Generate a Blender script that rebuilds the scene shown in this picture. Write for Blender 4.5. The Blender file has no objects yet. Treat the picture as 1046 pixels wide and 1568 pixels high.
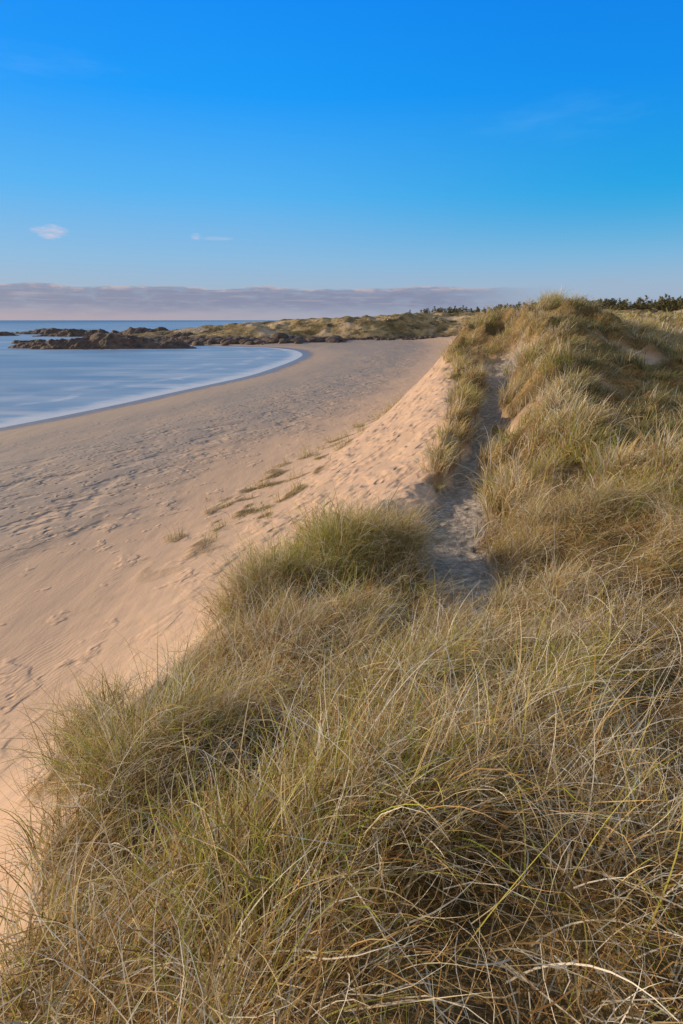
import bpy, math, numpy as np
from mathutils import Vector
rng=np.random.default_rng(7)
scene=bpy.context.scene
scene.view_settings.view_transform='Standard'
scene.view_settings.look='None'
scene.view_settings.exposure=0

# ---------------- noise ----------------
def _h(ix,iy,s):
    v=(ix.astype(np.int64)*374761393+iy.astype(np.int64)*668265263+s*974634777)&0xffffffff
    v=((v^(v>>13))*1274126177)&0xffffffff
    v=v^(v>>16)
    return (v&0xffff)/65535.0
def perlin(x,y,s=0):
    x=np.asarray(x,float); y=np.asarray(y,float)
    ix=np.floor(x); iy=np.floor(y); fx=x-ix; fy=y-iy
    def g(dx,dy):
        a=_h(ix+dx,iy+dy,s)*2*np.pi
        return np.cos(a)*(fx-dx)+np.sin(a)*(fy-dy)
    u=fx*fx*fx*(fx*(fx*6-15)+10); v=fy*fy*fy*(fy*(fy*6-15)+10)
    a=g(0,0); b=g(1,0); c=g(0,1); d=g(1,1)
    return ((a*(1-u)+b*u)*(1-v)+(c*(1-u)+d*u)*v)*1.4
def fbm(x,y,o=4,s=0):
    t=0;a=1;n=0
    for i in range(o):
        t=t+a*perlin(x*2**i+i*17.3,y*2**i-i*9.1,s+i); n+=a; a*=.5
    return t/n
def ridged(x,y,o=4,s=0):
    t=0;a=1;n=0
    for i in range(o):
        t=t+a*(1-2*np.abs(perlin(x*2**i+i*7.3,y*2**i-i*3.1,s+i))); n+=a; a*=.5
    return t/n
def ss(a,b,x):
    t=np.clip((x-a)/(b-a),0,1); return t*t*(3-2*t)

# ---------------- terrain loft ----------------
# y : waterline x, then (x,z) for mid beach, toe, face, lip, path, path right, flank, crest, back, far right
SEC=[
(-30,-72,(-42,1.6),(-12,3),(-7,5),(-3,7),(0,7.3),(1.2,7.3),(4,7.3),(8,7.2),(14,6.5),(90,6)),
(-6,-56,(-30,1.6),(-8,3),(-4.3,5),(-1.6,6.9),(0,7.3),(1.2,7.3),(4,7.3),(8,7.2),(14,6.5),(90,6)),
(0,-52,(-27,1.6),(-6.4,3),(-3.2,4.9),(-1.15,6.65),(.3,7.15),(1.2,7.2),(3.5,7.15),(8,7.2),(14,6.6),(90,6)),
(2,-51,(-26.5,1.6),(-6.2,3),(-3.1,4.7),(-1.3,6.3),(.4,6.9),(1.3,6.95),(3.5,6.95),(8,7.2),(14,6.7),(90,6)),
(4,-50,(-26,1.6),(-6,3),(-3.5,4.4),(-1.8,5.75),(.8,6.25),(1.8,6.3),(3.6,6.6),(8,7.15),(14,6.8),(90,6)),
(6,-49,(-25,1.6),(-5.6,3),(-3.1,4.2),(-1.3,5.45),(1.25,5.7),(1.95,5.75),(3.8,6.4),(8,7.0),(14,6.9),(90,6)),
(8.5,-48,(-24,1.6),(-5.2,3),(-2.5,4.1),(-.5,5.3),(1.6,5.4),(2.4,5.45),(4.4,6.3),(8.5,6.75),(14,6.9),(90,6)),
(12,-47,(-22,1.6),(-5,3),(-1.6,4.1),(1.45,5.45),(2.3,5.25),(3.1,5.35),(4.8,6.5),(9.5,6.5),(15,6.7),(90,6.5)),
(17,-45,(-21,1.6),(-4,3),(-.2,4.25),(3.1,6.0),(4.0,5.55),(4.8,5.75),(6.4,7.15),(10.8,6.5),(16,6.4),(90,7)),
(22,-43,(-20,1.6),(-2.8,3),(1.0,4.6),(4.2,6.45),(5.5,6.1),(6.4,6.35),(8.0,8.0),(12.6,7.1),(18,6.5),(95,7.3)),
(26,-41,(-19,1.6),(-1.6,3),(2.2,4.9),(5.1,6.8),(6.8,6.7),(7.6,7.0),(9.0,8.8),(13.0,7.9),(19,6.7),(95,7.5)),
(30,-40,(-17,1.6),(-.2,3),(3.4,5.2),(6.0,7.3),(7.5,7.7),(8.3,8.2),(9.4,9.25),(11.4,9.45),(18,7.2),(95,8.0)),
(34,-37,(-15,1.6),(1.4,3),(4.5,5.6),(7,8.3),(8,8.8),(8.7,9.0),(9.8,9.4),(12.2,9.5),(20,7.3),(95,8.5)),
(45,-32,(-11,1.6),(5.0,3),(8,5.3),(11,7.9),(12,8.0),(13,7.9),(15,7.7),(22,8.0),(40,7.8),(110,9)),
(60,-26.5,(-7,1.6),(9.3,2.9),(12,5),(16,7.5),(17,7.5),(18.5,7.3),(22,7.4),(31,9.4),(48,9.3),(130,10)),
(75,-22.3,(-3,1.5),(12.6,2.8),(15.5,5),(20,7.2),(21.5,7.2),(23,7),(27,7),(38,8.8),(60,9),(140,11)),
(106,-14.6,(3,1.4),(19,2.6),(23,4.6),(29,6.8),(31,6.8),(33,6.5),(38,6.5),(50,8.5),(80,9),(160,12)),
(156,-10.5,(7,1.3),(28,2.2),(33,4.2),(40,6.2),(43,6.2),(47,6),(53,6),(68,8),(105,9),(200,12)),
(178,-13,(8,1.2),(31,2.0),(37,4),(45,6),(48,6),(52,6),(60,6),(76,8),(115,9),(215,12)),
(200,-22,(2,1.1),(33,1.9),(41,3.8),(50,5.5),(54,5.5),(58,5.5),(66,6),(84,7),(125,8),(225,12)),
(221,-54,(-24,1.0),(34,1.6),(43,3.0),(52,4.5),(58,4.5),(64,4.5),(72,5),(90,6),(130,7),(235,10)),
(245,-88,(-58,1.2),(20,1.8),(36,2.4),(50,3),(60,3),(70,3),(80,3),(95,4),(140,5),(245,8)),
(300,-95,(-62,1.2),(15,1.8),(34,2.4),(50,3),(60,3),(70,3),(80,3),(95,4),(150,5),(300,8)),
(700,-130,(-90,1.2),(15,1.8),(34,2.4),(50,3),(70,3),(90,3),(110,3),(160,4),(300,5),(700,8)),
(1600,-200,(-150,1.2),(15,1.8),(60,2.4),(100,3),(150,3),(200,3),(260,3),(400,4),(700,5),(1600,8)),
]
YK=np.array([s[0] for s in SEC],float)
XK=[];ZK=[]
for s in SEC:
    XK.append([s[1]-40,s[1]]+[p[0] for p in s[2:]]); ZK.append([-2.6,0]+[p[1] for p in s[2:]])
XK=np.array(XK,float);ZK=np.array(ZK,float)
def slopes(yk,v):
    d=np.diff(v,axis=0)/np.diff(yk)[:,None]
    m=np.zeros_like(v); m[0]=d[0];m[-1]=d[-1]
    a=d[:-1];b=d[1:]
    ok=(a*b)>0
    m[1:-1]=np.where(ok,2*a*b/np.where(ok,a+b,1),0)
    return m
MX=slopes(YK,XK);MZ=slopes(YK,ZK)
def evaly(y):
    y=np.clip(y,YK[0],YK[-1]-1e-6)
    i=np.searchsorted(YK,y,side='right')-1
    h=(YK[i+1]-YK[i]);t=((y-YK[i])/h)[:,None];h=h[:,None]
    a=2*t**3-3*t**2+1;b=t**3-2*t**2+t;c=-2*t**3+3*t**2;d=t**3-t**2
    return (a*XK[i]+b*h*MX[i]+c*XK[i+1]+d*h*MX[i+1],
            a*ZK[i]+b*h*MZ[i]+c*ZK[i+1]+d*h*MZ[i+1])
def hu(K,u):
    n=K.shape[1];i=np.clip(np.floor(u).astype(int),0,n-2);t=u-i
    r=np.arange(len(u))
    def dl(j):
        j=np.clip(j,0,n-2); return K[r,j+1]-K[r,j]
    d0=dl(i-1);d1=dl(i);d2=dl(i+1)
    def hm(a,b):
        ok=(a*b)>0
        return np.where(ok,2*a*b/np.where(ok,a+b,1),0)
    m0=hm(d0,d1);m1=hm(d1,d2)
    p0=K[r,i];p1=K[r,i+1]
    return (2*t**3-3*t**2+1)*p0+(t**3-2*t**2+t)*m0+(-2*t**3+3*t**2)*p1+(t**3-t**2)*m1
def band(a,b,w,u): return ss(a-w,a+w,u)*(1-ss(b-w,b+w,u))
def mound(x,y): return fbm(x*.8,y*.8,2,21)
def grassmask(u,y,x):
    n=fbm(x*.9,y*.9,3,5); n2=fbm(x*.22,y*.22,2,9); n3=fbm(x*1.7,y*.8,3,15)
    e=4.78+n*.6
    near=ss(e-.1,e+.1,u)*(1-ss(9.5,10.8,y+n*1.5))
    wide=np.exp(-((y-11.)/3.2)**2)
    mid=ss(6.9,7.15,u+n3*.9-wide*.08)*ss(9,10.5,y)
    strip=band(5.05,5.78,.1,u+n*.35)*band(13.8,28.5,1.2,y+n*3)
    far=ss(4.6,4.9,u+n*.8)*ss(27,29.5,y+n*2)
    g=np.maximum.reduce([near,mid,strip,far])
    head=np.exp(-((y-26)/1.8)**2)
    lo=5.86-.14*wide; hi=6.92+.12*wide
    pw=ss(-.12,.12,u+n3*.6-lo)*ss(.12,-.12,u+n3*.7-hi)*band(5.9,28,.9,y+n*2)
    pw=np.maximum(pw,band(5.2,7.5,.15,u+n3*.5)*ss(.35,.6,head))
    patch=np.exp(-(((x-2.1)/.7)**2+((y-4.9)/.5)**2))
    g=g*(1-pw)*(1-ss(.3,.65,patch))
    g=g*(1-.85*ss(.28,.42,n2)*ss(12,20,y))
    toe=band(2.9,3.6,.1,u)*band(14,62,3,y)*ss(.08,.26,n)
    return np.clip(np.maximum(g,toe),0,1),pw
def ground(u,y):
    kx,kz=evaly(y)
    x=hu(kx,u);z=hu(kz,u)
    g,pw=grassmask(u,y,x)
    d=np.hypot(x,y)
    up=ss(3.2,5,u)
    z=z+up*(g*(.12+.30*ss(1.0,3.0,d))*(mound(x,y)+.05)+.34*fbm(x*.25,y*.25,3,31)*ss(6,14,d))
    z=z+up*g*.34*ss(9,14,y)*(1-np.abs(perlin(x*.55+.5*perlin(x*.3,y*.3,8),y*.5,27))*2.4)*ss(60,30,y)
    z=z+up*ss(26,60,y)*.7*fbm(x*.09,y*.09,3,41)
    z=z+.05*fbm(x*.35,y*.35,3,51)*ss(1.0,1.6,u)
    z=z-pw*(.10+.06*fbm(x*2.5,y*2.5,3,55))
    z=z+.26*np.exp(-(((x-.3)/.9)**2+((y-8.0)/.9)**2))+.14*np.exp(-(((x+.7)/.7)**2+((y-7.2)/.7)**2))
    z=z+.035*fbm(x*2.3,y*2.3,3,61)*ss(2.6,3.2,u)*ss(80,30,y)
    return x,z,g,pw,kx
def new_mesh(name,V,F,smooth=True):
    me=bpy.data.meshes.new(name)
    V=np.ascontiguousarray(V,dtype=np.float32);F=np.ascontiguousarray(F,dtype=np.int32)
    k=F.shape[1]
    me.vertices.add(len(V));me.vertices.foreach_set('co',V.ravel())
    me.loops.add(F.size);me.loops.foreach_set('vertex_index',F.ravel())
    me.polygons.add(len(F));me.polygons.foreach_set('loop_start',np.arange(0,F.size,k,dtype=np.int32))
    me.polygons.foreach_set('use_smooth',np.full(len(F),smooth))
    me.update(calc_edges=True)
    ob=bpy.data.objects.new(name,me);scene.collection.objects.link(ob)
    return ob
def grid_faces(r,c):
    i=np.arange(r-1)[:,None]*c+np.arange(c-1)[None,:]
    i=i.ravel()
    return np.stack([i,i+1,i+c+1,i+c],1)
def fattr(ob,name,v):
    a=ob.data.attributes.new(name,'FLOAT','POINT');a.data.foreach_set('value',np.ascontiguousarray(v,dtype=np.float32))
def cattr(ob,name,v):
    a=ob.data.attributes.new(name,'FLOAT_COLOR','POINT')
    c=np.ones((len(v),4),np.float32);c[:,:3]=v;a.data.foreach_set('color',c.ravel())

ys=[-25.0]
while ys[-1]<1500:
    y=ys[-1]; ys.append(y+max(.07 if y>-2 else .25,.009*abs(y)))
ys=np.array(ys)
cnt=[8,50,110,45,50,50,26,60,70,60,40]
us=np.concatenate([np.linspace(i,i+1,c,endpoint=False) for i,c in enumerate(cnt)]+[[11-1e-6]])
U,Yg=np.meshgrid(us,ys);U=U.ravel();Yf=Yg.ravel()
x,z,g,pw,kx=ground(U,Yf)
terrain=new_mesh('beach_and_dune_terrain',np.stack([x,Yf,z],1),grid_faces(len(ys),len(us)))
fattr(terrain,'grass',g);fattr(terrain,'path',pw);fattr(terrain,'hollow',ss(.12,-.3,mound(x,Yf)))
fattr(terrain,'dtoe',kx[:,3]-x);fattr(terrain,'dwat',x-kx[:,1]);fattr(terrain,'uc',U)

# ---------------- node helper ----------------
class NT:
    def __init__(s,tree): s.t=tree;s.n=tree.nodes;s.l=tree.links;s.n.clear()
    def node(s,t,**k):
        n=s.n.new(t)
        for a,b in k.items(): setattr(n,a,b)
        return n
    def link(s,a,b): s.l.new(a,b)
    def put(s,sock,v):
        if isinstance(v,bpy.types.NodeSocket): s.link(v,sock)
        elif v is not None: sock.default_value=v
    def m(s,op,a,b=None,c=None,clamp=False):
        n=s.node('ShaderNodeMath',operation=op);n.use_clamp=clamp
        s.put(n.inputs[0],a);s.put(n.inputs[1],b)
        if c is not None:s.put(n.inputs[2],c)
        return n.outputs[0]
    def step(s,v,a,b,o0=0.,o1=1.):
        n=s.node('ShaderNodeMapRange',interpolation_type='SMOOTHSTEP')
        s.put(n.inputs['Value'],v);n.inputs['From Min'].default_value=a;n.inputs['From Max'].default_value=b
        n.inputs['To Min'].default_value=o0;n.inputs['To Max'].default_value=o1
        return n.outputs['Result']
    def mix(s,f,a,b,mode='MIX'):
        n=s.node('ShaderNodeMix',data_type='RGBA',blend_type=mode)
        s.put(n.inputs[0],f)
        for k,v in ((6,a),(7,b)):
            if isinstance(v,tuple) and len(v)==3: v=v+(1,)
            s.put(n.inputs[k],v)
        return n.outputs[2]
    def attr(s,name): 
        n=s.node('ShaderNodeAttribute');n.attribute_name=name;return n
    def noise(s,vec,scale,detail=4,rough=.55,dist=0):
        n=s.node('ShaderNodeTexNoise');s.put(n.inputs['Vector'],vec)
        n.inputs['Scale'].default_value=scale;n.inputs['Detail'].default_value=detail
        n.inputs['Roughness'].default_value=rough;n.inputs['Distortion'].default_value=dist
        return n.outputs['Fac']
    def mapping(s,vec,scale=(1,1,1),rot=(0,0,0)):
        n=s.node('ShaderNodeMapping');s.put(n.inputs['Vector'],vec)
        n.inputs['Scale'].default_value=scale;n.inputs['Rotation'].default_value=rot
        return n.outputs[0]
    def vor(s,vec,scale):
        n=s.node('ShaderNodeTexVoronoi');s.put(n.inputs['Vector'],vec);n.inputs['Scale'].default_value=scale
        return n.outputs['Distance']
    def bump(s,h,strength,dist,nrm=None):
        n=s.node('ShaderNodeBump');s.put(n.inputs['Height'],h);s.put(n.inputs['Strength'],strength)
        n.inputs['Distance'].default_value=dist
        if nrm is not None: s.link(nrm,n.inputs['Normal'])
        return n.outputs[0]
def mat(name):
    m=bpy.data.materials.new(name);m.use_nodes=True
    return m,NT(m.node_tree)
def finish(t,bsdf):
    o=t.node('ShaderNodeOutputMaterial');t.link(bsdf,o.inputs[0])

# ---------------- ground material ----------------
M,t=mat('sand_and_turf')
co=t.node('ShaderNodeTexCoord').outputs['Object']
ga=t.attr('grass').outputs['Fac'];pa=t.attr('path').outputs['Fac']
dt=t.attr('dtoe').outputs['Fac'];dw=t.attr('dwat').outputs['Fac']
uc=t.attr('uc').outputs['Fac'];hol=t.attr('hollow').outputs['Fac']
wob=t.noise(co,.14,4); dtn=t.m('ADD',dt,t.m('MULTIPLY',t.m('SUBTRACT',wob,.5),9.0))
wob2=t.noise(t.mapping(co,(.5,.12,1),(0,0,.2)),.6,5)
sand=t.mix(t.noise(co,.5,6),(.46,.32,.24),(.54,.385,.29))
sand=t.mix(t.m('MULTIPLY',t.noise(co,60,3,.8),.25),sand,(.32,.235,.175))
greyf=t.m('MULTIPLY',t.step(dtn,2.5,10.0),t.step(wob2,.25,.6,.6,1.))
sand=t.mix(greyf,sand,(.285,.24,.225))
brown=t.m('MULTIPLY',t.step(t.m('ADD',dw,t.m('MULTIPLY',t.m('SUBTRACT',wob,.5),6.0)),13,5),.7)
sand=t.mix(brown,sand,(.40,.305,.25))
wetf=t.step(t.m('ADD',dw,t.m('MULTIPLY',t.m('SUBTRACT',wob,.5),3.0)),4.2,1.4)
sand=t.mix(t.m('MULTIPLY',wetf,.75),sand,(.13,.105,.10))
sand=t.mix(t.m('MULTIPLY',pa,.85),sand,t.mix(t.step(t.noise(co,7,6,.75),.38,.68),(.18,.165,.155),(.48,.44,.41)))
turf=t.mix(t.step(t.noise(co,.8,5,.65),.35,.65),(.21,.14,.055),(.35,.25,.115))
turf=t.mix(t.step(t.noise(co,14,5,.75),.42,.65),turf,(.095,.062,.026))
turf=t.mix(t.m('MULTIPLY',hol,.8),turf,(.07,.046,.02))  # hollows between mounds darkened in the turf colour, standing in for shade
geo=t.node('ShaderNodeSeparateXYZ');t.link(co,geo.inputs[0]);py=geo.outputs['Y']
farf=t.step(py,25,70)
turff=t.mix(t.step(t.noise(co,.35,6,.7),.38,.62),(.22,.165,.06),(.46,.34,.17))
turf=t.mix(farf,turf,turff)
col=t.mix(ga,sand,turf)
vd=t.node('ShaderNodeVectorMath',operation='ADD');t.link(co,vd.inputs[0])
nz=t.node('ShaderNodeTexNoise');t.link(co,nz.inputs['Vector']);nz.inputs['Scale'].default_value=1.1
sc=t.node('ShaderNodeVectorMath',operation='SCALE');t.link(nz.outputs['Color'],sc.inputs[0]);sc.inputs['Scale'].default_value=.5
t.link(sc.outputs[0],vd.inputs[1])
fp=t.step(t.vor(vd.outputs[0],1.9),.04,.32)
fp2=t.step(t.vor(vd.outputs[0],3.4),.05,.30)
trodm=t.m('MULTIPLY',t.m('MULTIPLY',t.step(dtn,4.0,7.0),t.step(dtn,21,14)),t.step(t.noise(co,.45,3),.34,.5))
sparse=t.m('MULTIPLY',t.step(t.noise(co,.9,3),.55,.64),t.m('MULTIPLY',t.step(dw,6,12),.7))
facef=t.m('MULTIPLY',t.m('MULTIPLY',t.step(uc,3.1,3.9),t.step(py,7,12)),t.step(t.noise(co,.6,3),.42,.58))
fm=t.m('MAXIMUM',trodm,facef)
fm=t.m('MULTIPLY',fm,t.m('SUBTRACT',1.,ga))
fm=t.m('MAXIMUM',fm,pa)
h=t.m('MULTIPLY',t.m('MULTIPLY',fp,fm),.125)
h=t.m('ADD',h,t.m('MULTIPLY',t.m('MULTIPLY',fp2,sparse),.05))
h=t.m('ADD',h,t.m('MULTIPLY',t.noise(t.mapping(co,(1,.25,1),(0,0,.35)),1.1,6,.55),.07))
wv=t.node('ShaderNodeTexWave');t.link(t.mapping(co,(1,1,1),(0,0,.5)),wv.inputs['Vector']);wv.inputs['Scale'].default_value=2.6;wv.inputs['Distortion'].default_value=9;wv.inputs['Detail'].default_value=3;wv.inputs['Detail Scale'].default_value=.8
h=t.m('ADD',h,t.m('MULTIPLY',t.m('MULTIPLY',wv.outputs['Fac'],t.step(t.noise(co,.3,3),.42,.65)),.005))
h=t.m('ADD',h,t.m('MULTIPLY',t.noise(co,16,4,.7),.006))
h=t.m('ADD',h,t.m('MULTIPLY',t.m('MULTIPLY',t.noise(co,5,5,.7),t.m('MAXIMUM',ga,pa)),.15))
h=t.m('ADD',h,t.m('MULTIPLY',t.m('MULTIPLY',t.noise(co,.9,6,.7),t.m('MULTIPLY',ga,farf)),1.0))
nb=t.bump(h,1.0,1.0)
b=t.node('ShaderNodeBsdfPrincipled');t.link(col,b.inputs['Base Color']);t.link(nb,b.inputs['Normal'])
t.link(t.m('SUBTRACT',.92,t.m('MULTIPLY',wetf,.6)),b.inputs['Roughness'])
b.inputs['Specular IOR Level'].default_value=.25
finish(t,b.outputs[0]);terrain.data.materials.append(M)

# ---------------- sea ----------------
yy=np.concatenate([[-600,-200,-60],np.arange(-30,330,1.5),[360,420,500,700,1000,2000,5000,20000]])
off=np.array([-4,-2,-1,-.5,0,.5,1,1.5,2,3,4,6,8,12,18,26,40,60,90,140,250,500,1200,4000,18000],float)
kx0,_=evaly(yy)
SX=kx0[:,1][:,None]-off[None,:];SY=np.repeat(yy[:,None],len(off),1)
sea=new_mesh('sea',np.stack([SX.ravel(),SY.ravel(),np.zeros(SX.size)],1),grid_faces(len(yy),len(off))[:,::-1])
fattr(sea,'off',np.tile(off,len(yy)))
M,t=mat('sea_water')
co=t.node('ShaderNodeTexCoord').outputs['Object'];of=t.attr('off').outputs['Fac']
st=t.noise(t.mapping(co,(.35,1,1),(0,0,-.45)),.05,4,.5,.6)
st2=t.noise(t.mapping(co,(.2,1,1),(0,0,.12)),.2,4,.5,.4)
c=t.mix(t.step(st,.3,.7),(.15,.25,.40),(.30,.385,.51))
c=t.mix(t.step(of,120,1200),c,(.075,.17,.30))
c=t.mix(t.m('MULTIPLY',t.step(st2,.42,.75),t.step(of,60,3)),c,(.48,.50,.57))
ofn=t.m('ADD',of,t.m('MULTIPLY',t.m('SUBTRACT',t.noise(co,.3,4),.5),6.))
foam=t.m('MULTIPLY',t.step(ofn,5.0,.8),.85)
c=t.mix(foam,c,(.72,.68,.68))
def surf(a,w,amt,s):
    return t.m('MULTIPLY',t.m('MULTIPLY',t.step(ofn,a-w,a),t.step(ofn,a+w*1.8,a)),t.m('MULTIPLY',t.step(t.noise(co,s,3),.45,.6),amt))
c=t.mix(surf(9.5,1.6,.55,.12),c,(.72,.70,.72))
c=t.mix(surf(16,2.5,.35,.09),c,(.66,.66,.70))
c=t.mix(surf(26,4,.25,.07),c,(.60,.62,.68))
b=t.node('ShaderNodeBsdfPrincipled');t.link(c,b.inputs['Base Color'])
b.inputs['Roughness'].default_value=.38;b.inputs['IOR'].default_value=1.33
hh=t.m('ADD',t.m('MULTIPLY',st,.6),t.m('MULTIPLY',st2,.12))
t.link(t.bump(hh,.5,1.0),b.inputs['Normal']);finish(t,b.outputs[0]);sea.data.materials.append(M)

# ---------------- headland ----------------
def headz(x,y):
    A=np.interp(x,[-112,-90,-70,-45,0,45,100,180,300,420],[0,1.8,4.3,6.6,8.8,10.6,9.6,10.2,13,15])
    n=fbm(x*.02,y*.02,2,71)*6
    e=ss(232,260,y+n*1.3-np.clip(-x-20,0,80)*.05-ss(40,160,x)*20)
    hz=ridged(x*.024+.3,y*.03,4,77)
    z=-.6+e*(1.5+A*(.48+.62*hz)+.9*ridged(x*.11,y*.09,3,80))
    z=z+ss(270,400,y)*(ss(10,90,x)*2.5+ss(90,200,x)*4.0)
    z=z-2.5*ss(-96,-114,x)
    return z
hx=np.linspace(-118,420,760);hy=np.concatenate([np.linspace(224,330,200),np.linspace(331,700,150)])
HX,HY=np.meshgrid(hx,hy);HX=HX.ravel();HY=HY.ravel();HZ=headz(HX,HY)
head=new_mesh('distant_grassy_dunes',np.stack([HX,HY,HZ],1),grid_faces(len(hy),len(hx)))
M,t=mat('dune_scrub')
co=t.node('ShaderNodeTexCoord').outputs['Object']
sep=t.node('ShaderNodeSeparateXYZ');t.link(co,sep.inputs[0])
c=t.mix(t.step(t.noise(co,.07,7,.7),.42,.58),(.23,.17,.075),(.54,.40,.21))
c=t.mix(t.step(t.noise(t.mapping(co,(1,1,2)),.22,6,.75),.5,.62),c,(.095,.08,.04))
c=t.mix(t.step(t.noise(co,.05,4,.6),.56,.64),c,(.60,.47,.35))
c=t.mix(t.step(t.m('ADD',sep.outputs['Z'],t.m('MULTIPLY',t.noise(co,.25,4),2.5)),4.4,2.8),c,(.11,.09,.08))
b=t.node('ShaderNodeBsdfPrincipled');t.link(c,b.inputs['Base Color']);b.inputs['Roughness'].default_value=.95
t.link(t.bump(t.noise(co,.3,7,.75),1.,3.2),b.inputs['Normal']);finish(t,b.outputs[0]);head.data.materials.append(M)

# ---------------- rocks ----------------
MR,t=mat('wet_dark_rock')
co=t.node('ShaderNodeTexCoord').outputs['Object']
c=t.mix(t.step(t.noise(co,.4,7,.7),.35,.7),(.045,.032,.03),(.15,.10,.085))
b=t.node('ShaderNodeBsdfPrincipled');t.link(c,b.inputs['Base Color']);b.inputs['Roughness'].default_value=.8
t.link(t.bump(t.noise(co,1.2,7,.75),1.,.5),b.inputs['Normal']);finish(t,b.outputs[0])
def islet(name,cx,cy,rx,ry,h,seed,n=120):
    gx,gy=np.meshgrid(np.linspace(-1.25,1.25,n),np.linspace(-1.25,1.25,n//2+10))
    gx=gx.ravel();gy=gy.ravel();X=cx+gx*rx;Y=cy+gy*ry
    r=np.hypot(gx,gy)+.40*fbm(X*.07,Y*.07,3,seed)+.22*fbm(X*.3,Y*.3,3,seed+3)
    e=1-ss(.1,1.0,r)
    Z=-.9+e*(1.3+h*(.55+.30*ridged(X*.07,Y*.12,3,seed+9)+.4*fbm(X*.12,Y*.12,2,seed+5)))+.25*fbm(X*.6,Y*.6,3,seed)
    o=new_mesh(name,np.stack([X,Y,Z],1),grid_faces(n//2+10,n));o.data.materials.append(MR);return o
islet('rock_islet',-80,202,32,15,5.0,3,240)
islet('rock_islet',-58,199,15,6,2.8,14)
islet('rock_islet',-104,200,14,5,2.0,17)
islet('rock_islet',-150,345,34,12,4.8,23)
islet('rock_islet',-112,330,28,12,5.8,33)
islet('rock_islet',-190,400,50,10,4.0,43)
islet('rock_islet',-215,360,30,7,3.0,48)
islet('rock_islet',-88,290,22,12,6.0,53)
islet('rock_islet',-100,268,18,6,3.0,63)
islet('rock_islet',-70,258,20,9,4.8,73)
islet('rock_islet',-124,240,14,5,1.8,83)
islet('rock_islet',-60,236,16,5,2.8,93)
islet('rock_islet',-45,224,8,3,1.4,97)
def boulders(name,pts):
    import bmesh
    bm=bmesh.new();bmesh.ops.create_icosphere(bm,subdivisions=3,radius=1)
    bv=np.array([v.co[:] for v in bm.verts]);bf=np.array([[v.index for v in f.verts] for f in bm.faces]);bm.free()
    V=[];F=[];o=0
    for i,(X,Y,Z,s) in enumerate(pts):
        q=bv+i*3.7
        d=1+.35*fbm(q[:,0]*.9+q[:,2]*.7,q[:,1]*.9-q[:,2]*.5,3,i%17)
        a=rng.uniform(0,6.28);R=np.array([[math.cos(a),-math.sin(a),0],[math.sin(a),math.cos(a),0],[0,0,1]])
        v=(bv*d[:,None]*np.array([1.3,.9,.7])*s)@R.T+np.array([X,Y,Z])
        V.append(v);F.append(bf+o);o+=len(bv)
    ob=new_mesh(name,np.concatenate(V),np.concatenate(F));ob.data.materials.append(MR);return ob
pts=[]
for i in range(760):
    if i<560: X=rng.uniform(-92,2);Y=227+rng.normal(0,5)+max(0,-X-30)*.15
    else: X=rng.uniform(-5,60);Y=236+rng.normal(0,2.5)
    s=rng.uniform(.35,1.0)**1.5*(2.6 if X<-2 else 1.1)
    kz=evaly(np.array([Y]));zz=np.interp(X,kz[0][0],kz[1][0])
    pts.append((X,Y,max(.1,zz,float(headz(np.array([X]),np.array([Y]))[0])),s))
boulders('shore_boulders',pts)
boulders('large_boulder',[(-23.5,226,2.4,3.0)])

# ---------------- pine forest ----------------
nt=1350
tp=rng.uniform(0,1,nt)**.8
TX=62+tp*230+rng.normal(0,6,nt);TY=440-tp*150+rng.normal(0,1,nt)*12
TZ=headz(TX,TY)
TH=(4.3+2.6*tp)*rng.uniform(.6,1.2,nt)
fv=[];fc=[]
for i in range(nt):
    n=70;hh=rng.uniform(0.05,1,n)**.9
    rad=(1-hh)**.75*TH[i]*.33*rng.uniform(.3,1.15,n)
    a=rng.uniform(0,6.28,n)
    c=np.stack([TX[i]+np.cos(a)*rad,TY[i]+np.sin(a)*rad,TZ[i]-.3+hh*TH[i]],1)
    s=TH[i]*.08*rng.uniform(.6,1.4,n)
    tri=c[:,None,:]+rng.normal(0,1,(n,3,3))*s[:,None,None]*np.array([1,1,.7])
    fv.append(tri.reshape(-1,3));k=rng.uniform(.6,1.3)
    fc.append(np.repeat((np.array([.10,.095,.04])*k)[None]*rng.uniform(.6,1.6,(n,1)),3,0))
    tw=.02*TH[i]
    b0=np.array([[TX[i]-tw,TY[i],TZ[i]-1],[TX[i]+tw,TY[i],TZ[i]-1],[TX[i],TY[i],TZ[i]+TH[i]*.97],
                 [TX[i],TY[i]-tw,TZ[i]-1],[TX[i],TY[i]+tw,TZ[i]-1],[TX[i],TY[i],TZ[i]+TH[i]*.97]])
    fv.append(b0);fc.append(np.tile([[.08,.055,.035]],(6,1)))
fv=np.concatenate(fv);fc=np.concatenate(fc)
forest=new_mesh('pine_forest',fv,np.arange(len(fv)).reshape(-1,3),False)
cattr(forest,'col',fc)
M,t=mat('pine_foliage')
b=t.node('ShaderNodeBsdfPrincipled');t.link(t.attr('col').outputs['Color'],b.inputs['Base Color']);b.inputs['Roughness'].default_value=.9
finish(t,b.outputs[0]);forest.data.materials.append(M)

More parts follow.
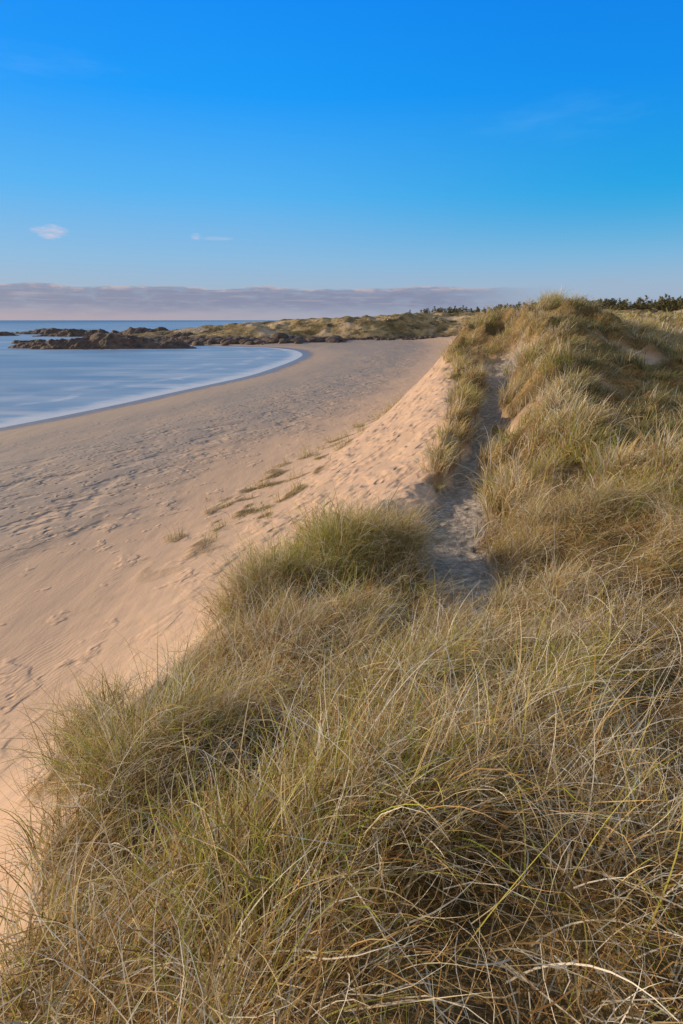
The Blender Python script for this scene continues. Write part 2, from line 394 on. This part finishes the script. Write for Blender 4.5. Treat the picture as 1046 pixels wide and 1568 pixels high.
# ---------------- grass ----------------
PAL=np.array([[.68,.50,.24],[.80,.66,.42],[.52,.33,.14],[.34,.37,.07],[.54,.50,.13],[.88,.82,.70],[.29,.17,.075],[.28,.26,.14]])  # last colour is the painted shade of the dune's lee slope
def scatter(n,y0,y1,u0,u1,dens,power=1.0):
    out=[]
    tot=0
    while tot<n:
        m=n*3
        q=rng.uniform(0,1,m);y=y0+(y1-y0)*q**power
        u=rng.uniform(u0,u1,m)
        x,z,g,pw,kx=ground(u,y)
        dx=np.abs(hu(kx,np.minimum(u+.02,10.99))-hu(kx,u))/.02
        wgt=dx*q**(power-1)*dens(x,y,u,g)
        wgt=wgt/np.percentile(wgt,99.5)
        k=rng.uniform(0,1,m)<wgt
        out.append(np.stack([x,y,z,u,g],1)[k]);tot+=k.sum()
    return np.concatenate(out)[:n]
def blades(base,L,az,th0,bend,w,col,seg=5,curl=.18):
    n=len(base)
    P=base.copy();ds=(L/seg)[:,None]
    side=np.stack([-np.sin(az),np.cos(az),np.zeros(n)],1)
    rr=rng.uniform(-.9,.9,n)
    up=np.array([0,0,1.])
    V=np.empty((n,seg+1,2,3),np.float32)
    az2=az.copy();da=rng.normal(0,curl,n)
    for k in range(seg+1):
        tt=k/seg
        ww=(w*(1-tt**1.6)+w*.08)[:,None]*.5
        th=th0+bend*tt**1.3
        sd=side*np.cos(rr)[:,None]+up*np.sin(rr)[:,None]
        V[:,k,0]=P-sd*ww;V[:,k,1]=P+sd*ww
        hd=np.stack([np.cos(az2),np.sin(az2)],1)
        P=P.copy();P[:,:2]+=ds*np.sin(th)[:,None]*hd;P[:,2]+=ds[:,0]*np.cos(th)
        az2=az2+da
    k=np.arange(seg)*2
    f=np.stack([k,k+1,k+3,k+2],1)[None]+(np.arange(n)*(seg+1)*2)[:,None,None]
    tt=np.linspace(0,1,seg+1)
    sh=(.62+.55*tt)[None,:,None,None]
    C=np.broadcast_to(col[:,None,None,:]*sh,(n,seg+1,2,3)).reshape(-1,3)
    return V.reshape(-1,3),f.reshape(-1,4),C
def make(name,parts):
    V=[];F=[];C=[];o=0
    for v,f,c in parts:
        V.append(v);F.append(f+o);C.append(c);o+=len(v)
    ob=new_mesh(name,np.concatenate(V),np.concatenate(F));cattr(ob,'col',np.clip(np.concatenate(C),0,.9))
    ob.data.materials.append(MG);return ob
MG,t=mat('marram_grass')
ca=t.attr('col').outputs['Color']
d=t.node('ShaderNodeBsdfDiffuse');t.link(ca,d.inputs['Color'])
tr=t.node('ShaderNodeBsdfTranslucent');t.link(ca,tr.inputs[0])
ms=t.node('ShaderNodeMixShader');ms.inputs[0].default_value=.36;t.link(d.outputs[0],ms.inputs[1]);t.link(tr.outputs[0],ms.inputs[2])
finish(t,ms.outputs[0])
def windaz(x,y): return .1+3.4*fbm(x*.42,y*.42,2,91)
def tufts(cent,nb,rad,L0,L1,w0,w1,seg,spread=.55,upright=1.0,wild=.35,green=0.,leek=.6):
    n=len(cent);N=n*nb
    rep=np.repeat(np.arange(n),nb)
    c=cent[rep]
    a=rng.uniform(0,2*np.pi,N);r=rad*np.sqrt(rng.uniform(0,1,N))
    base=c[:,:3].copy();base[:,0]+=np.cos(a)*r;base[:,1]+=np.sin(a)*r;base[:,2]-=.04
    wa=windaz(cent[:,0],cent[:,1])+rng.normal(0,wild,n)
    edge=(cent[:,3]<5.1)&(rng.uniform(0,1,n)<.8)
    wa=np.where(edge,np.pi-.5+rng.normal(0,.5,n),wa)
    wx=np.cos(wa)[rep];wy=np.sin(wa)[rep]
    vx=np.cos(a)*spread+wx*.7+rng.normal(0,.25,N);vy=np.sin(a)*spread+wy*.7+rng.normal(0,.25,N)
    az=np.arctan2(vy,vx)
    lee_shade=ss(7.9,8.3,cent[:,3])*ss(9.8,9.2,cent[:,3])*ss(10,14,cent[:,1])*ss(31,28,cent[:,1])
    size=(rng.uniform(.55,1.35,n)*(.7+.55*ss(-.1,.4,mound(cent[:,0],cent[:,1])))*(1-.35*lee_shade))[rep]
    L=rng.uniform(L0,L1,N)*size
    th0=np.abs(rng.normal(.40,.30,N))/upright;bend=rng.uniform(.4,2.3,N)/upright
    w=rng.uniform(w0,w1,N)
    gn=fbm(cent[:,0]*.5,cent[:,1]*.5,2,95)+rng.normal(0,.26,n)+green
    pg=ss(.0,.45,gn)[rep]
    ci=np.where(rng.uniform(0,1,N)<.09+.7*pg,rng.choice([3,4,3],N),rng.choice([0,1,2,5,6,0,5,1],N))
    ci=np.where(rng.uniform(0,1,N)<.8*lee_shade[rep],7,ci)  # lee slope blades recoloured dark grey-green, shade put into their colour
    col=PAL[ci]*rng.uniform(.65,1.25,N)[:,None]*rng.uniform(.7,1.15,n)[rep][:,None]
    return blades(base,L,az,th0,bend,w,col,seg)
def dn(x,y,u,g):
    cl=ss(-.18,.30,mound(x,y)+.25*fbm(x*2.3,y*2.3,2,99))
    d=np.hypot(x,y)
    return g*(.03+.97*cl)*(d>.5)/(1+.12*d)
near=scatter(2500,-1.2,10.5,4.4,9.6,lambda x,y,u,g:dn(x,y,u,g)*(np.abs(x)<1.6+y*1.05+1.0))
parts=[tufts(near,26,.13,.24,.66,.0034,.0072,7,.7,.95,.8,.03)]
th=scatter(54000,-1.0,9.5,4.4,9.2,lambda x,y,u,g:g*(.35+.65*ss(-.25,.15,mound(x,y)))*(np.hypot(x,y)>.5)/(1+.2*y.clip(0))*(np.abs(x)<2.2+y*1.0))
n=len(th)
wa=.2+2.6*fbm(th[:,0]*.8,th[:,1]*.8,2,191)
b0=th[:,:3].copy();b0[:,2]+=rng.uniform(-.02,.18,n)
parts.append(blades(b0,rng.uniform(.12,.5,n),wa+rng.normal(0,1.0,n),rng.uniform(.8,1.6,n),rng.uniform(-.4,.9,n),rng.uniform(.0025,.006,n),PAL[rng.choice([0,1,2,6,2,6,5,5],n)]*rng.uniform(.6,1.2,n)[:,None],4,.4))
lg=scatter(1800,-.8,9.5,4.6,9.2,lambda x,y,u,g:g*(np.hypot(x,y)>1.1)/(1+.1*y.clip(0))*(np.abs(x)<2.2+y*1.0))
n=len(lg)
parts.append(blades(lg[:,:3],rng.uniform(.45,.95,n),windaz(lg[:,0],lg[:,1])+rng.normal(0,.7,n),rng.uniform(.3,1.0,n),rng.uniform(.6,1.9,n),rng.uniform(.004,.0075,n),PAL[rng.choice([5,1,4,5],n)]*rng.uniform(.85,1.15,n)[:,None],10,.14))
hm=np.array([.25,8.0])
q=scatter(190,6.6,9.3,4.6,6.0,lambda x,y,u,g:g*np.exp(-(((x-hm[0])/.9)**2+((y-hm[1])/.8)**2)))
parts.append(tufts(q,28,.14,.35,.8,.004,.009,7,.75,1.0,1.0,.25))
lp=scatter(210,1.2,9.5,4.45,5.2,lambda x,y,u,g:g)
parts.append(tufts(lp,7,.08,.45,.9,.002,.0035,8,.3,1.2))
make('foreground_marram_grass',parts)
mid=scatter(9500,8.5,42,4.5,10.3,lambda x,y,u,g:g*(.03+.97*ss(-.08,.33,fbm(x*.7,y*.7,2,98)))/(1+(np.hypot(x,y)/16)**2)*(x<y*.9+4),1.3)
parts=[tufts(mid,17,.20,.30,.80,.010,.020,5,.6,1.15,.5)]
toe=scatter(260,14,62,2.8,3.7,lambda x,y,u,g:g)
parts.append(tufts(toe,14,.2,.3,.6,.008,.016,4,.7,1.3))
make('dune_marram_grass',parts)
farp=scatter(13000,38,170,4.4,10.8,lambda x,y,u,g:g/(1+(y/60)**2),1.3)
make('distant_marram_grass',[tufts(farp,6,.5,.4,.8,.04,.09,3,.8)])

# ---------------- light ----------------
sd=Vector((-1.0,.40,0)).normalized();EL=math.radians(14)
sdir=Vector((sd.x*math.cos(EL),sd.y*math.cos(EL),math.sin(EL)))
L=bpy.data.lights.new('sun','SUN');L.energy=5.0;L.angle=math.radians(1.0);L.color=(1,.77,.50)
lo=bpy.data.objects.new('sun',L);scene.collection.objects.link(lo)
lo.rotation_euler=sdir.to_track_quat('Z','Y').to_euler();lo.location=(-30,0,40)

w=bpy.data.worlds.new('World');scene.world=w;w.use_nodes=True
t=NT(w.node_tree)
nish=t.node('ShaderNodeTexSky');nish.sky_type='NISHITA';nish.sun_disc=False
nish.sun_elevation=EL;nish.sun_rotation=math.atan2(sdir.x,sdir.y)
gen=t.node('ShaderNodeTexCoord').outputs['Generated']
sp=t.node('ShaderNodeSeparateXYZ');t.link(gen,sp.inputs[0]);X,Y,Z=sp.outputs
az=t.m('ARCTAN2',X,Y)
ramp=t.node('ShaderNodeValToRGB');t.link(Z,ramp.inputs[0])
cr=ramp.color_ramp
stops=[(0,(.38,.41,.50)),(.05,(.33,.46,.62)),(.09,(.25,.48,.73)),(.18,(.085,.44,.88)),(.30,(.002,.325,.96)),(.40,(.0,.265,.92)),(.55,(.06,.25,.60)),(.75,(.24,.31,.42)),(1,(.26,.31,.40))]  # upper stops, out of view, lightened and greyed to neutralise ambient light
cr.elements[0].position=0;cr.elements[0].color=stops[0][1]+(1,)
cr.elements[1].position=1;cr.elements[1].color=stops[-1][1]+(1,)
for p,c in stops[1:-1]:
    e=cr.elements.new(p);e.color=c+(1,)
sky=ramp.outputs[0]
sky=t.mix(t.m('MULTIPLY',t.step(az,-.25,.55),t.step(Z,.04,.2)),sky,t.mix(.9,sky,(.0,.80,.87),'MULTIPLY'))
cv=t.node('ShaderNodeCombineXYZ');t.link(az,cv.inputs[0]);t.link(t.m('MULTIPLY',Z,5.),cv.inputs[1])
n1=t.noise(cv.outputs[0],9,6,.6);n2=t.noise(cv.outputs[0],24,5,.6)
top=t.m('ADD',.050,t.m('MULTIPLY',t.m('SUBTRACT',n1,.5),.026))
rel=t.m('SUBTRACT',top,Z)
fade=t.step(az,.36,.14)
body=t.m('MULTIPLY',t.m('MULTIPLY',t.step(rel,-.0005,.003),t.step(rel,.05,.022)),fade)
body=t.m('MULTIPLY',body,t.step(n2,.3,.55,.65,1.))
rim=t.m('MULTIPLY',t.m('MULTIPLY',t.step(rel,-.0015,.002),t.step(rel,.008,.002)),fade)
sky=t.mix(t.m('MULTIPLY',t.step(Z,.04,.0),t.step(az,.25,-.45)),sky,(.42,.37,.44))
sky=t.mix(t.m('MULTIPLY',body,.95),sky,(.225,.255,.385))
streak=t.noise(t.mapping(cv.outputs[0],(1,5,1)),9,5,.6)
sky=t.mix(t.m('MULTIPLY',body,t.m('MULTIPLY',t.step(streak,.54,.68),.5)),sky,(.48,.40,.46))
sky=t.mix(t.m('MULTIPLY',rim,t.step(n2,.42,.6,.0,.7)),sky,(.54,.47,.51))
def puff(a0,z0,ra,rz,amt,colr,ns=30,hard=.1):
    global sky
    e=t.m('ADD',t.m('POWER',t.m('DIVIDE',t.m('ABSOLUTE',t.m('SUBTRACT',az,a0)),ra),2.),t.m('POWER',t.m('DIVIDE',t.m('ABSOLUTE',t.m('SUBTRACT',Z,z0)),rz),2.))
    nn=t.noise(cv.outputs[0],ns,6,.65)
    f=t.m('MULTIPLY',t.step(t.m('ADD',e,t.m('MULTIPLY',t.m('SUBTRACT',nn,.5),3.2)),1.1,hard),amt)
    sky=t.mix(f,sky,colr)
puff(-.433,.120,.026,.010,.75,(.72,.60,.68),40,-.6)
puff(-.228,.122,.010,.005,.5,(.68,.62,.72),40,-.6)
puff(-.20,.120,.03,.003,.2,(.68,.62,.72))
puff(.31,.262,.14,.03,.24,(.20,.55,.92),10,-2.)
puff(-.46,.31,.17,.02,.18,(.35,.62,.97),10,-2.)
puff(.41,.055,.03,.003,.3,(.35,.42,.55))
dot=t.node('ShaderNodeVectorMath',operation='DOT_PRODUCT');t.link(gen,dot.inputs[0]);dot.inputs[1].default_value=tuple(sdir)
sky=t.mix(t.step(dot.outputs['Value'],.78,1.),sky,(1.2,.95,.65))
sky=t.mix(t.m('MULTIPLY',t.step(Y,.0,-.6),t.step(Z,-.05,.05)),sky,(.66,.58,.52))  # unseen sky behind the camera, made warm and pale to lift ambient light
nb=t.node('ShaderNodeBackground');t.link(nish.outputs[0],nb.inputs[0]);nb.inputs[1].default_value=.006
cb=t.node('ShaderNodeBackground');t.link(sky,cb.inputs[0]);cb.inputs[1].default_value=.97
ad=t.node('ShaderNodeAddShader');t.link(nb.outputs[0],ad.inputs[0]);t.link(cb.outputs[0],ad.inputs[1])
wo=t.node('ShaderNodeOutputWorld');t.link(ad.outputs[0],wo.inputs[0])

cam=bpy.data.cameras.new('camera');co_=bpy.data.objects.new('camera',cam);scene.collection.objects.link(co_)
cam.sensor_fit='VERTICAL';cam.sensor_height=36;cam.lens=20;cam.clip_start=.05;cam.clip_end=40000
co_.location=(0,0,9);co_.rotation_euler=(math.radians(90-18.65),0,0)
scene.camera=co_
